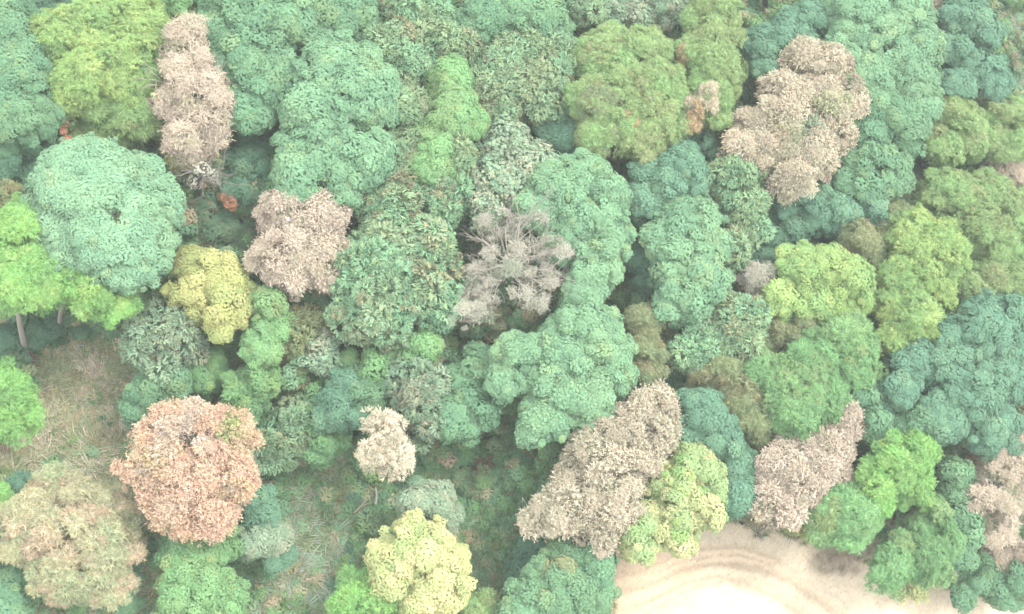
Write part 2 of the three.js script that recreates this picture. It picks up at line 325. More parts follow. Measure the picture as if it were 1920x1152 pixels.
// blobs: [x, y, radius in frame pixels, hue?]; the crown's rounded masses at their heights above the ground
function tree(name, category, label, kind, hue, top, blobs, opt = {}) {
  if (!opt.base && top > 5) top = 3.2 + top * 0.36;
  const r = rng(seedNo++ * 7919), [tuftName, matName, tr0, flat, gap, rag, barkName] = KIND[kind];
  const masses = blobs.map(([x, y, rad, hu, dh]) => {
    const a0 = rad * 1.08 * survey(x, y, top).m, v = a0 * (opt.flat ?? (top <= 5 ? Math.min(flat, 0.48) : flat)), cy = Math.max(v * 0.55, top + (dh ?? 0) - v - (r() * 0.08 * top));
    const s = survey(x, y, cy); return { c: s.p, a: rad * 1.08 * s.m, v, hue: hu ?? hue };
  });
  let sx = 0, sz = 0, sw = 0; for (const m of masses) { const w = m.a * m.a; sx += m.c.x * w; sz += m.c.z * w; sw += w; }
  let bx = sx / sw, bz = sz / sw; if (opt.base) { const b = survey(opt.base[0], opt.base[1], 0).p; bx = b.x; bz = b.z; }
  const base = V(bx, groundY(bx, bz), bz), root = new THREE.Group(); root.name = numbered(name); root.position.copy(base); scene.add(root); tag(root, label, category, opt.group);
  const list = [], hole = opt.hole && survey(opt.hole[0], opt.hole[1], top * 0.9), seed = r() * 50;
  const tr = tr0 * (opt.tuft ?? 1);
  const spots = (opt.patches ?? []).map(([x, y, rad, hu]) => { const q = survey(x, y, masses[0].c.y + masses[0].v * 0.5); return [q.p, rad * q.m, hu]; });
  const patchHue = p => { for (const [c, rad, hu] of spots) if (Math.hypot(p.x - c.x, p.z - c.z) < rad * (0.3 + 1.1 * r()) && r() < 0.6) return hu; };
  const put = (p, nrm, rad) => {
    if (r() < (opt.thin ?? 0.05)) return;
    if (hole && Math.hypot(p.x - hole.p.x, p.z - hole.p.z) < opt.hole[2] * hole.m + rad * 0.6) return;
    if (p.y < base.y + rad * 0.2) p.y = base.y + rad * 0.2;
    const s = rad * (0.72 + 0.56 * r());
    list.push({ p: p.clone().sub(base), q: turn(nrm, r, 0.65), s: V(s * 1.1, s * (0.36 + 0.3 * r()), s * 1.1), c: hueAt(patchHue(p) ?? m0(p), p.x + seed, p.y, p.z, r) });
  };
  const m0 = p => { let best = masses[0], d = 1e9; for (const m of masses) { const e = Math.hypot(p.x - m.c.x, p.z - m.c.z) / m.a; if (e < d) { d = e; best = m; } } return best.hue; };
  const amax = Math.max(...masses.map(m => m.a)), rad0 = Math.min(tr, amax * 0.6);
  // the crown's upper surface: the masses grown together, with small swellings
  const wk = opt.even ? 0.25 : top <= 5 ? 1.9 : 1.25, wob = (x, z, m) => 1 + wk * 0.17 * n2(x * 0.55 / Math.max(0.6, m.a * 0.5) + seed, z * 0.55 / Math.max(0.6, m.a * 0.5)) + wk * 0.1 * n2(x * 1.4 + seed, z * 1.4) + 0.1 * n2(x * 3.7 + seed, z * 3.7);
  const roof = (x, z) => {
    let sum = 0, near = 9, top1 = -1e9;
    for (const m of masses) { const q = Math.hypot(x - m.c.x, z - m.c.z) / (m.a * wob(x, z, m)); near = Math.min(near, q); if (q < 1) { const t = m.c.y - base.y + m.v * Math.pow(1 - q * q, 0.6); top1 = Math.max(top1, t); sum += Math.exp(0.7 * t); } }
    return sum ? [base.y + top1 * 0.35 + 0.65 * Math.log(sum) / 0.7 - 0.25 * rad0 + 0.55 * rad0 * n2(x / rad0 * 0.42 + seed, z / rad0 * 0.42) * rag * 1.25, near] : [null, near];
  };
  let X0 = 1e9, X1 = -1e9, Z0 = 1e9, Z1 = -1e9; for (const m of masses) { X0 = Math.min(X0, m.c.x - m.a * 1.25); X1 = Math.max(X1, m.c.x + m.a * 1.25); Z0 = Math.min(Z0, m.c.z - m.a * 1.25); Z1 = Math.max(Z1, m.c.z + m.a * 1.25); }
  const step = rad0 * Math.sqrt(gap) * 0.66;
  for (let layer = 0; layer < 2; layer++) for (let x = X0; x < X1; x += step * (layer ? 1.5 : 1)) for (let z = Z0; z < Z1; z += step * (layer ? 1.5 : 1)) {
    const px = x + (r() - 0.5) * step * 1.3, pz = z + (r() - 0.5) * step * 1.3, [y, near] = roof(px, pz); if (y === null || near > 0.86 + 0.14 * r()) continue;
    const e = 0.25, gx = (roof(px + e, pz)[0] ?? y - e) - (roof(px - e, pz)[0] ?? y - e), gz = (roof(px, pz + e)[0] ?? y - e) - (roof(px, pz - e)[0] ?? y - e);
    put(V(px, y + (r() - 0.5) * rag * rad0 * 0.9 - layer * rad0 * 1.5, pz), V(-gx, 2 * e, -gz).normalize(), rad0 * (1 - 0.35 * near * near));
    if (!layer && r() < 0.26) { const n = V(-gx, 2 * e, -gz).normalize(), k = rad0 * (0.3 + 0.3 * r()); put(V(px + (r() - 0.5) * step, y, pz + (r() - 0.5) * step).addScaledVector(n, rad0 * (0.25 + 0.4 * r())), n, k); }   // sprigs that stand out of the crown
  }
  masses.forEach((m, mi) => {                                     // the flanks
    const rad = Math.min(rad0, m.a * 0.6), n = Math.max(4, Math.round(2 * Math.PI * m.a * m.v * 0.75 / (rad * rad * gap)));
    for (let i = 0; i < n; i++) {
      const y = 0.4 - (i + r()) / n * 0.75, q = Math.sqrt(Math.max(0, 1 - y * y)), a = i * 2.39996 + r() * 0.9, d = V(q * Math.cos(a), y, q * Math.sin(a));
      const k = wob(m.c.x + d.x * m.a, m.c.z + d.z * m.a, m) + (r() - 0.5) * rag * rad / m.a;
      const p = V(m.c.x + d.x * (m.a * k - rad * 0.5), m.c.y + d.y * m.v, m.c.z + d.z * (m.a * k - rad * 0.5));
      if (masses.some(o => o !== m && ((p.x - o.c.x) / o.a) ** 2 + ((p.y - o.c.y) / o.v) ** 2 + ((p.z - o.c.z) / o.a) ** 2 < 0.75)) continue;
      put(p, V(d.x / m.a, d.y / m.v, d.z / m.a).normalize(), rad * 0.85);
      if (r() < 0.5) put(p.clone().addScaledVector(d, rad * (0.35 + 0.5 * r())), d, rad * (0.28 + 0.25 * r()));
    }
  });
  // trunk and limbs
  const main = masses.reduce((a, b) => (b.a > a.a ? b : a)), cc = V(sx / sw, masses.reduce((s, m) => s + m.c.y * m.a * m.a, 0) / sw, sz / sw).sub(base);
  const bm = BARK[opt.bark ?? barkName], tr1 = Math.max(0.05, top * 0.016 + main.a * 0.025);
  const mid = cc.clone().multiplyScalar(0.5).add(V((r() - 0.5) * 0.06 * top, 0, (r() - 0.5) * 0.06 * top));
  if (!opt.noTrunk) {
    const fork = cc.clone().setY(cc.y - main.v * 0.35);
    const stem = mesh('trunk', limb([V(0, -0.15, 0), mid.clone().setY(fork.y * 0.5), fork, cc.clone().setY(cc.y + main.v * 0.3)], tr1, tr1 * 0.35, 8), bm, root);
    const ends = masses.length > 2 ? masses.map(m => m.c.clone().sub(base)) : [0, 1, 2, 3].map(i => cc.clone().add(V(Math.cos(i * 1.7 + seed) * main.a * 0.7, main.v * 0.2, Math.sin(i * 1.7 + seed) * main.a * 0.7)));
    for (const e of ends.slice(0, 7)) { const s = fork.clone().multiplyScalar(0.9 + 0.1 * r()), k = s.clone().lerp(e, 0.5).add(V(0, main.v * 0.12, 0)); mesh('branch', limb([s, k, e], tr1 * 0.5, tr1 * 0.15, 5), bm, stem); }
  }
  if (opt.limbs) skeleton(root, cc, main, r, opt.limbs, bm, masses.map(m => m.c.clone().sub(base)));
  const variants = TUFT[tuftName];
  scatterMesh('crown', variants[Math.floor(r() * variants.length)], MAT[matName], list, root);
  if (opt.twigs) scatterMesh('twigs', TUFT.twig[0], MAT.dead, list.filter(() => r() < opt.twigs).map(e => ({ ...e, s: e.s.clone().multiplyScalar(1.05), c: hueAt(opt.twigHue ?? 'ash', e.p.x, e.p.y, e.p.z, r) })), root);
  return root;
}
// forking limbs that show through thin crowns
function skeleton(root, from, main, r, spec, mat, ends) {
  const [n, reach, rad] = spec;
  for (let i = 0; i < n; i++) {
    const geos = [], grow = (a, d, len, q, depth) => {
      const b = a.clone().addScaledVector(d, len), m = a.clone().lerp(b, 0.5).add(V((r() - 0.5) * len * 0.2, (r() - 0.4) * len * 0.12, (r() - 0.5) * len * 0.2));
      geos.push(limb([a, m, b], q, q * 0.55, 5));
      if (depth < 3) { const kids = depth === 0 ? 3 : 2 + (r() < 0.6 ? 1 : 0); for (let j = 0; j < kids; j++) { const s = a.clone().lerp(b, 0.45 + 0.55 * r()), e = d.clone().add(V((r() - 0.5) * 1.5, (r() - 0.35) * 0.7, (r() - 0.5) * 1.5)).normalize(); grow(s, e, len * (0.5 + 0.25 * r()), q * 0.5, depth + 1); } }
    };
    const a = i / n * 6.283 + r() * 0.8, d = V(Math.cos(a), 0.55 + 0.3 * r(), Math.sin(a)).normalize();
    grow(from.clone().add(V(0, -main.v * 0.1, 0)), d, reach * (0.8 + 0.4 * r()), rad, 0);
    mesh('branch', mergeGeometries(geos), mat, root);
  }
}

// ------------------------------------------------------------------ the trees, from the top left of the frame to the bottom right
const T = (...a) => tree('broadleaf_tree', 'tree', ...a), P = (...a) => tree('pine_tree', 'tree', ...a), F = (...a) => tree('conifer_tree', 'tree', ...a), D = (...a) => tree('withered_tree', 'tree', ...a), S = (...a) => tree('shrub', 'shrub', ...a);

// upper left
T('mint green leafy tree on the left edge, above the round mint tree', 'small', 'mint', 12, [[-30, 60, 70], [45, 150, 58], [10, 130, 75], [42, 222, 60], [-15, 230, 70], [20, 60, 55], [12, 10, 40]]);
T('dark blue-green low tree beneath the left-edge mint tree', 'small', 'teal', 6, [[40, 305, 55], [-5, 310, 50], [78, 282, 32]]);
T('small dark teal tree in the top left corner', 'small', 'teal', 7, [[80, 10, 38], [50, 25, 30], [110, -10, 30]]);
P('broad yellow-green tree left of the tall pale bare tree', 'pine', 'lime', 12, [[145, 85, 72], [235, 70, 72], [150, 158, 50], [225, 145, 62], [285, 70, 45], [180, 30, 40], [265, 25, 42], [115, 75, 42]]);
P('dull olive tree overhung by the broad yellow-green tree at top left', 'pine', 'moss', 8, [[200, 222, 68], [155, 205, 48], [262, 218, 45]]);
D('tall pale pinkish bare tree dense with curled twigs, top left', 'twig', 'pink', 13, [[345, 105, 50], [375, 165, 58], [335, 195, 45], [395, 200, 42], [365, 250, 54], [355, 75, 30], [345, 280, 30]], { thin: 0.12, limbs: [7, 1.6, 0.06] });
S('small bush with yellow dotted leaves at the foot of the pale bare tree', 'sparse', 'gold', 7, [[345, 295, 24]], { tuft: 0.7 });
T('small light green tree on the top edge right of the yellow-green tree', 'small', 'fern', 9, [[322, 5, 34], [300, -15, 34]]);
D('leafless grey tree of thin forked limbs beside the small red shrub', 'sparse', 'ash', 7, [[378, 325, 26]], { thin: 0.75, limbs: [9, 1.55, 0.045], bark: 'grey', base: [365, 365] });
S('small red-orange shrub below the leafless grey tree', 'sparse', 'red', 4.2, [[427, 348, 10], [434, 382, 9], [419, 366, 9], [431, 365, 8]], { tuft: 0.4, thin: 0.5 });
S('small rust-red shrub wedged left of the dull olive tree', 'sparse', 'red', 8.5, [[114, 232, 9], [126, 262, 9], [117, 247, 8]], { tuft: 0.4, thin: 0.5 });
T('large mint tree right of the tall pale bare tree, on the top edge', 'broad', 'mint', 11.5, [[430, 55, 58], [520, 45, 72], [600, 50, 68], [500, 140, 62], [660, 20, 60], [470, 205, 40], [440, 115, 46], [560, -20, 60], [450, -10, 55]], { thin: 0.08 });
T('big pale mint tree overlapping the large mint tree on its right', 'broad', 'light', 13.5, [[640, 150, 82], [695, 190, 55], [605, 225, 60], [590, 300, 62], [650, 320, 52], [695, 285, 42], [565, 215, 40], [560, 340, 42]], { hole: [545, 180, 8] });
T('round pale mint tree with a dark hole at its centre, left side', 'small', 'pale', 18.5, [[195, 400, 128], [235, 460, 82], [160, 345, 80]], { even: true, flat: 0.5, hole: [217, 412, 15] });
P('bright green pine on the left edge with a long bare trunk', 'pine', 'vivid', 8.6, [[15, 475, 66], [60, 528, 50], [-10, 540, 52], [45, 425, 40]], { base: [50, 670], bark: 'pale' });
P('bright green pine under the round mint tree, short trunk showing', 'pine', 'vivid', 7.6, [[130, 522, 52], [105, 475, 46], [175, 552, 42], [208, 572, 32], [92, 545, 28]], { base: [108, 620], bark: 'pale' });
F('small olive conifer on the left edge above the bright green pines', 'fir', 'olive', 9, [[12, 388, 38], [-20, 400, 30]]);
D('gold-leaved tree between the round mint tree and the tan tree', 'small', 'gold', 9, [[365, 500, 38], [420, 530, 46], [432, 580, 34], [380, 560, 42], [412, 612, 24], [348, 548, 28]], { flat: 0.7, thin: 0.1 });
D('dusty pink-tan tree with a star outline, left of the brown-tipped conifer', 'dry', 'pink', 11, [[560, 420, 58], [612, 402, 38], [590, 478, 58], [540, 502, 42], [500, 478, 30], [612, 512, 28], [530, 385, 28]], { twigs: 0.45, twigHue: 'pink', thin: 0.15 });
F('large star-sprayed conifer with brown tips, centre left', 'fir', 'cedar', 12, [[740, 470, 72], [690, 520, 58], [790, 520, 62], [740, 580, 72], [805, 455, 42], [680, 590, 46], [812, 575, 42]], { flat: 0.8 });
F('mixed green and brown conifer above the large brown-tipped one', 'fir', 'cedar', 9.5, [[728, 330, 58], [770, 290, 48], [718, 388, 42], [790, 368, 48], [750, 400, 36]]);
F('narrow green conifer left of the speckled grey-green tree', 'fir', 'cedar', 10, [[838, 338, 42], [852, 300, 36], [830, 385, 34]]);
T('fresh light green tree between conifers below the top centre', 'small', 'fern', 12, [[850, 180, 42], [862, 225, 46], [822, 262, 46], [842, 145, 36], [812, 302, 38]]);
F('green conifer on the top edge right of the big mint trees', 'fir', 'cedar', 11, [[780, 55, 62], [842, 100, 56], [762, 130, 48], [725, 205, 38], [772, 212, 38], [720, 100, 40], [740, 20, 40]]);
T('mint tree on the top edge left of the speckled bush', 'broad', 'mint', 11, [[940, 35, 58], [1000, 28, 52], [888, 55, 42], [1035, 60, 36], [1010, -20, 40]]);
F('grey-green conifer under the mint tree at the top centre', 'fir', 'cedar', 11, [[960, 130, 58], [1022, 108, 46], [930, 178, 42], [1000, 188, 48], [1040, 150, 30]], { flat: 0.8 });
T('pale speckled grey-green tree with open leaves, upper centre', 'sparse', 'sage', 10, [[950, 268, 48], [930, 330, 52], [1000, 310, 42], [900, 370, 42], [960, 358, 40], [920, 400, 32]], { thin: 0.02 });
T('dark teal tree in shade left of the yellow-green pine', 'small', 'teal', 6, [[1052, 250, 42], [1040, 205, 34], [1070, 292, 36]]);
P('wide yellow-green pine with small orange flecks, upper right of centre', 'pine', 'moss', 12, [[1140, 110, 58], [1210, 92, 42], [1160, 180, 72], [1240, 170, 52], [1200, 248, 52], [1130, 250, 42], [1105, 190, 40], [1248, 236, 34]], { patches: [[1172, 228, 14, 'rust'], [1150, 165, 12, 'rust'], [1110, 200, 30, 'olive'], [1150, 280, 26, 'olive']] });
P('tall yellow-green pine with orange-brown patches, on the top edge', 'pine', 'moss', 13, [[1338, 45, 48], [1342, 120, 50], [1312, 95, 38], [1332, 170, 42], [1308, 200, 30], [1290, 222, 18], [1345, 208, 28], [1340, 5, 40]], { patches: [[1308, 198, 22, 'pink'], [1290, 225, 18, 'rust'], [1290, 100, 9, 'rust'], [1325, 190, 14, 'tan']] });
S('grey speckled bush on the top edge between the two pines and the mint tree', 'sparse', 'sage', 5, [[1200, 18, 42], [1250, 14, 38], [1150, 30, 26]], { tuft: 0.8 });
F('small dull conifer on the top edge left of the grey speckled bush', 'fir', 'cedar', 8, [[1100, 15, 34], [1080, -10, 30]]);
T('mint tree hugging the tan-leaved tree on its upper left', 'broad', 'blue', 10, [[1430, 85, 36], [1438, 122, 28], [1490, 52, 38], [1528, 30, 34], [1470, 85, 26]], { thin: 0.1 });
T('biggest mint tree at top right, behind the tan-leaved tree', 'broad', 'light', 13, [[1610, 60, 62], [1682, 70, 62], [1702, 142, 56], [1622, 140, 52], [1730, 200, 32], [1585, 15, 48], [1690, 8, 48], [1565, 108, 30], [1735, 90, 32]]);
T('mint tree against the right flank of the tan-leaved tree', 'broad', 'mint', 12, [[1652, 205, 42], [1692, 232, 38], [1632, 242, 38], [1705, 262, 28], [1620, 200, 26]]);
T('mint tree at the lower right foot of the tan-leaved tree', 'broad', 'mint', 10.5, [[1600, 300, 32], [1650, 300, 42], [1672, 332, 32], [1632, 350, 32], [1590, 340, 22]]);
T('blue-grey green tree below the tan-leaved tree', 'broad', 'blue', 8, [[1540, 392, 42], [1600, 390, 38], [1482, 382, 34], [1580, 418, 28], [1642, 398, 26]]);
D('big tan-leaved tree standing among mint trees at top right', 'dry', 'tan', 13.5, [[1530, 118, 42], [1578, 150, 42], [1550, 200, 52], [1598, 195, 26], [1470, 210, 46], [1500, 260, 52], [1420, 242, 42], [1560, 248, 38], [1390, 272, 28], [1500, 320, 34], [1482, 342, 22], [1465, 175, 36], [1515, 195, 42], [1440, 288, 30], [1535, 292, 34], [1500, 105, 26]], { patches: [[1550, 195, 34, 'hay'], [1470, 250, 26, 'hay'], [1520, 240, 22, 'sage']], twigs: 0.4, twigHue: 'pink', thin: 0.26 });
S('purplish brown twiggy bush under the right side of the tan-leaved tree', 'twig', 'ash', 8, [[1545, 312, 26], [1575, 262, 20]], { tuft: 0.75 });
T('mint tree near the top right corner beside pale grass', 'broad', 'blue', 11, [[1800, 40, 38], [1842, 58, 36], [1820, 120, 38], [1860, 150, 36], [1800, 155, 26], [1782, 92, 26], [1815, -5, 36]]);
S('small dry pink bush on the top edge between two mint trees', 'dry', 'pink', 5, [[1752, 8, 18]]);
P('olive yellow pine at right below the corner mint tree', 'pine', 'moss', 9, [[1785, 215, 42], [1820, 258, 38], [1768, 272, 32]]);
P('yellow-green pine on the right edge below the pale grass', 'pine', 'moss', 9, [[1878, 225, 40], [1915, 250, 40], [1880, 270, 30]]);
S('pink-grey twiggy bush on the right edge above the hazy olive pine', 'twig', 'pink', 4, [[1905, 318, 32], [1870, 325, 22]]);
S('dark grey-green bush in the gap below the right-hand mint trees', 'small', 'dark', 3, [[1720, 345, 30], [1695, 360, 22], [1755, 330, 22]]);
P('hazy olive pine filling the right edge, beside the lime pine', 'pine', 'moss', 11, [[1780, 370, 48], [1850, 370, 48], [1902, 400, 42], [1860, 450, 48], [1820, 425, 40], [1882, 512, 48], [1840, 542, 42], [1905, 555, 34]]);
P('lime yellow pine between the hazy olive pine and the leafier lime one', 'pine', 'lime', 12.5, [[1722, 450, 52], [1772, 470, 42], [1700, 512, 48], [1750, 540, 42], [1692, 580, 46], [1722, 608, 38], [1682, 622, 32]]);
P('leafy lime green tree with a pink-grey bush on its left', 'small', 'lime', 12, [[1500, 500, 42], [1560, 512, 46], [1602, 530, 36], [1530, 560, 46], [1470, 562, 34], [1590, 570, 36]]);
P('brownish olive low tree tucked under the leafy lime tree', 'pine', 'olive', 8, [[1475, 618, 34], [1510, 610, 26], [1445, 640, 26]]);
P('large green pine left of the big dark teal tree', 'pine', 'fern', 12, [[1590, 632, 46], [1540, 662, 52], [1602, 690, 42], [1500, 712, 52], [1542, 750, 48], [1472, 760, 42], [1500, 782, 38], [1432, 692, 32]]);
P('dull olive pine left of the large green pine', 'pine', 'olive', 8, [[1372, 712, 42], [1332, 692, 36], [1402, 762, 38], [1422, 802, 32]]);
T('big dark teal tree on the right edge below the hazy olive pine', 'broad', 'blue', 13, [[1850, 620, 58], [1782, 642, 48], [1722, 680, 46], [1800, 722, 62], [1882, 700, 58], [1850, 790, 58], [1772, 782, 46], [1905, 580, 40], [1692, 728, 30]], { thin: 0.08 });
F('mint sprayed conifer left of the brownish olive low tree', 'fir', 'cedar', 10.5, [[1372, 600, 42], [1402, 602, 32], [1332, 642, 42], [1300, 662, 32], [1390, 648, 32]]);
T('tall mint tree right of centre, between two dark gaps', 'broad', 'light', 12, [[1290, 412, 52], [1252, 452, 42], [1322, 460, 46], [1280, 520, 52], [1330, 530, 36], [1262, 570, 32], [1302, 575, 30]]);
T('bluish mint tree below the wide yellow-green pine', 'broad', 'blue', 11, [[1232, 330, 42], [1282, 312, 42], [1210, 378, 32], [1260, 362, 38], [1300, 345, 24]]);
F('green conifer with brown flecks right of the bluish mint tree', 'fir', 'cedar', 10.5, [[1390, 330, 38], [1390, 388, 38], [1400, 432, 32], [1362, 472, 32], [1352, 332, 28]]);
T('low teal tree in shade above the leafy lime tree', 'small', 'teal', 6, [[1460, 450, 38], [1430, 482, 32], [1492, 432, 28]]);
S('pink-grey bush touching the left of the leafy lime tree', 'twig', 'ash', 9.5, [[1420, 520, 30]], { tuft: 0.8 });
P('small olive pine behind the lime yellow pine', 'pine', 'olive', 9, [[1622, 462, 32], [1600, 450, 24]]);
P('small dark olive pine above the lime yellow pine', 'pine', 'olive', 8, [[1682, 412, 30], [1655, 418, 22]]);
T('tall pale mint tree at the centre behind the bare branching tree', 'broad', 'light', 13, [[1040, 350, 46], [1100, 332, 42], [1090, 400, 58], [1132, 442, 46], [1120, 500, 42], [1142, 362, 32], [1010, 390, 38], [1100, 545, 38], [1062, 452, 42]]);
D('half-bare grey tree with diagonal limbs and few leaves, centre', 'twig', 'ash', 12.5, [[960, 460, 58], [1020, 452, 46], [920, 520, 52], [980, 542, 46], [888, 572, 38], [868, 602, 22], [930, 415, 32], [1045, 500, 30]], { thin: 0.66, limbs: [13, 2.5, 0.045], bark: 'pale', flat: 0.55 });
T('big domed mint tree just below and right of the centre', 'broad', 'light', 13, [[1090, 602, 48], [1060, 652, 58], [1132, 652, 52], [1010, 692, 52], [1082, 722, 58], [1152, 702, 36], [1030, 772, 48], [1000, 805, 26], [962, 662, 36], [945, 712, 30], [1108, 768, 36]]);
P('narrow olive pine squeezed right of the big domed mint tree', 'pine', 'olive', 9, [[1210, 600, 26], [1216, 650, 28], [1210, 690, 26]]);
D('large tan tree slanting down to the left, above the dirt clearing', 'dry', 'tan', 12, [[1222, 768, 42], [1170, 800, 48], [1120, 842, 48], [1200, 850, 48], [1150, 900, 52], [1080, 912, 42], [1050, 952, 42], [1010, 975, 26], [1110, 972, 42], [1160, 958, 42], [1242, 802, 32], [1130, 1008, 22]], { twigs: 0.4, twigHue: 'pink', thin: 0.26 });
T('pale yellow-green tree at the edge of the dirt clearing', 'small', 'straw', 9.5, [[1300, 870, 42], [1332, 912, 34], [1260, 912, 42], [1290, 960, 42], [1232, 980, 42], [1330, 958, 28], [1200, 1018, 32], [1178, 1000, 28], [1275, 1015, 28]], { patches: [[1255, 900, 34, 'lime'], [1190, 985, 24, 'lime'], [1310, 930, 20, 'lime'], [1260, 1010, 22, 'lime']] });
T('narrow teal tree between the straw-coloured tree and the pinkish tan one', 'broad', 'blue', 9, [[1320, 772, 38], [1352, 820, 32], [1385, 872, 30], [1385, 930, 28], [1302, 800, 26]]);
D('pinkish tan tree below the large green pine', 'dry', 'pink', 11, [[1562, 820, 42], [1590, 780, 26], [1500, 850, 42], [1550, 880, 42], [1460, 882, 38], [1500, 920, 38], [1440, 942, 26], [1480, 968, 22]], { twigs: 0.4, twigHue: 'pink', thin: 0.26 });
P('vivid green pine right of the pinkish tan tree', 'pine', 'vivid', 12, [[1722, 840, 36], [1680, 872, 42], [1700, 910, 40], [1652, 900, 38], [1640, 938, 28]]);
P('flat-topped green pine at the edge of the clearing below the pinkish tan tree', 'pine', 'fern', 10.5, [[1580, 950, 42], [1550, 980, 36], [1612, 970, 36], [1590, 1000, 26]]);
P('lowest green pine right of the clearing', 'pine', 'fern', 9.5, [[1750, 960, 30], [1742, 1010, 40], [1692, 1045, 44], [1742, 1055, 38], [1668, 1078, 24], [1772, 1022, 26]]);
T('small mint tree right above the vivid green pine', 'broad', 'mint', 11, [[1720, 780, 36], [1700, 802, 26], [1752, 800, 28]]);
T('small mint tree between the large green pine and its mint neighbour', 'broad', 'mint', 10, [[1632, 772, 34], [1642, 802, 26], [1612, 750, 20]]);
D('bare pinkish grey tree on the right edge near the bottom', 'twig', 'pink', 11, [[1880, 860, 46], [1902, 920, 52], [1852, 940, 38], [1870, 990, 36], [1915, 830, 36]], { thin: 0.35, limbs: [7, 1.5, 0.05] });
T('thin mint tree left of the bare pinkish grey tree', 'broad', 'mint', 8.5, [[1790, 918, 32], [1812, 980, 28], [1802, 1030, 26], [1785, 885, 22]], { thin: 0.1 });

// lower left and bottom
D('rounded orange autumn tree with pale limbs in its crown, lower left', 'dry', 'orange', 11.5, [[360, 800, 48], [300, 830, 46], [420, 828, 46], [360, 885, 58], [288, 880, 42], [430, 890, 42], [320, 940, 42], [400, 940, 46], [352, 968, 30], [400, 978, 28], [440, 800, 26], [455, 905, 24]], { patches: [[350, 825, 48, 'peach'], [435, 800, 26, 'gold'], [385, 770, 28, 'peach']], twigs: 0.25, twigHue: 'peach', flat: 0.7, thin: 0.2, hole: [345, 830, 6], limbs: [9, 1.7, 0.07], bark: 'pale' });
D('bushy cream white dead tree with feathered twigs, lower centre', 'plume', 'cream', 11, [[722, 808, 24], [740, 840, 26], [702, 848, 22], [732, 876, 18], [706, 792, 12], [752, 862, 14]]);
T('bright yellow tree at the bottom, left of centre', 'small', 'yellow', 11, [[790, 1020, 46], [740, 1050, 46], [832, 1060, 46], [780, 1092, 58], [728, 1100, 30], [842, 1110, 36], [765, 992, 22], [800, 1132, 36]], { flat: 0.75 });
P('vivid green pine on the bottom edge left of the yellow tree', 'pine', 'vivid', 8, [[690, 1112, 42], [722, 1132, 32], [652, 1140, 26]]);
P('small olive green pine on the bottom edge right of the yellow tree', 'pine', 'moss', 5, [[905, 1148, 32], [880, 1160, 24]]);
T('mint tree on the bottom edge left of the dirt clearing', 'broad', 'mint', 9, [[1082, 1060, 52], [1030, 1100, 46], [1112, 1110, 40], [982, 1132, 36], [1060, 1152, 42], [1122, 1052, 28]], { patches: [[1010, 1125, 22, 'olive'], [1050, 1060, 34, 'olive']] });
T('soft green rounded tree just above the yellow tree', 'small', 'sage', 6.5, [[800, 940, 40], [830, 965, 30], [772, 952, 24]]);
T('leafy green tree at the bottom left, below the orange tree', 'small', 'fern', 7, [[370, 1065, 46], [350, 1110, 46], [412, 1108, 36], [335, 1150, 38], [400, 1150, 36]]);
T('mid green low tree directly under the orange tree', 'small', 'green', 4.5, [[375, 1022, 46], [330, 1030, 30], [415, 1030, 26]]);
P('broad straw-olive spreading tree in the bottom left', 'pine', 'hay', 5.5, [[100, 950, 62], [180, 962, 56], [55, 1010, 50], [140, 1040, 72], [212, 1030, 46], [115, 1090, 46], [200, 1092, 40], [40, 960, 36]], { flat: 0.3, thin: 0.12 });
S('mint shrub touching the top of the orange tree', 'small', 'mint', 4, [[295, 730, 42], [262, 760, 28], [335, 715, 24]]);
F('grey-green conifer beneath the gold-leaved tree', 'fir', 'sage', 6, [[300, 622, 46], [342, 642, 38], [270, 652, 32], [300, 682, 30]]);
T('light green slim tree right of the gold-leaved tree', 'small', 'fern', 8, [[500, 568, 32], [510, 610, 32], [492, 650, 32]]);
S('fresh green shrub above the orange tree, right of the mint shrub', 'small', 'green', 3.5, [[392, 690, 36], [372, 716, 24]]);
S('green shrub mass right of the orange tree top', 'small', 'green', 4.5, [[470, 730, 38], [452, 778, 28], [500, 712, 26]]);
S('silver mint shrub with open leaves left of centre', 'sparse', 'sage', 5, [[608, 655, 34], [590, 672, 22]], { thin: 0, tuft: 0.8 });
S('small bright green shrub right of the silver mint shrub', 'small', 'fern', 4, [[652, 678, 21]]);
S('green shrub under the large brown-tipped conifer', 'broad', 'green', 5, [[722, 668, 34], [700, 700, 24]]);
S('blue-grey shrub above the cream dead tree', 'small', 'blue', 5, [[645, 735, 36], [622, 770, 28], [655, 785, 24]]);
S('leafy green shrub upper right of the blue-grey shrub', 'small', 'mint', 5, [[702, 728, 30], [690, 755, 22]]);
F('soft feathery green shrub left of the cream dead tree', 'fir', 'cedar', 3.5, [[540, 815, 42], [575, 790, 30], [510, 850, 26]]);
S('green feathery shrub between the feathery one and the cream tree', 'broad', 'green', 3.5, [[620, 810, 28], [600, 845, 26]]);
T('yellow-tinged light green tree above the pale grey-green one', 'small', 'fern', 7.5, [[785, 668, 32], [805, 650, 24]]);
F('pale grey-green wispy conifer right of the cream dead tree', 'fir', 'sage', 8, [[778, 735, 42], [802, 780, 38], [765, 700, 28], [800, 720, 32]]);
T('mid mint tree left of the big domed mint tree', 'broad', 'mint', 8, [[882, 720, 42], [860, 778, 38], [902, 680, 32], [905, 770, 26]]);
F('dull green conifer shaded below the pink-tan tree', 'fir', 'olive', 5, [[570, 612, 42], [548, 640, 28]]);
S('teal round shrub at the lower right of the orange tree', 'small', 'blue', 4.5, [[488, 955, 32], [468, 935, 22]]);
S('pale green soft shrub below the teal round shrub', 'small', 'sage', 4, [[500, 1008, 36], [470, 1020, 24]]);
S('small blue-green shrub right of the pale green soft shrub', 'small', 'blue', 3.5, [[522, 1040, 26]]);
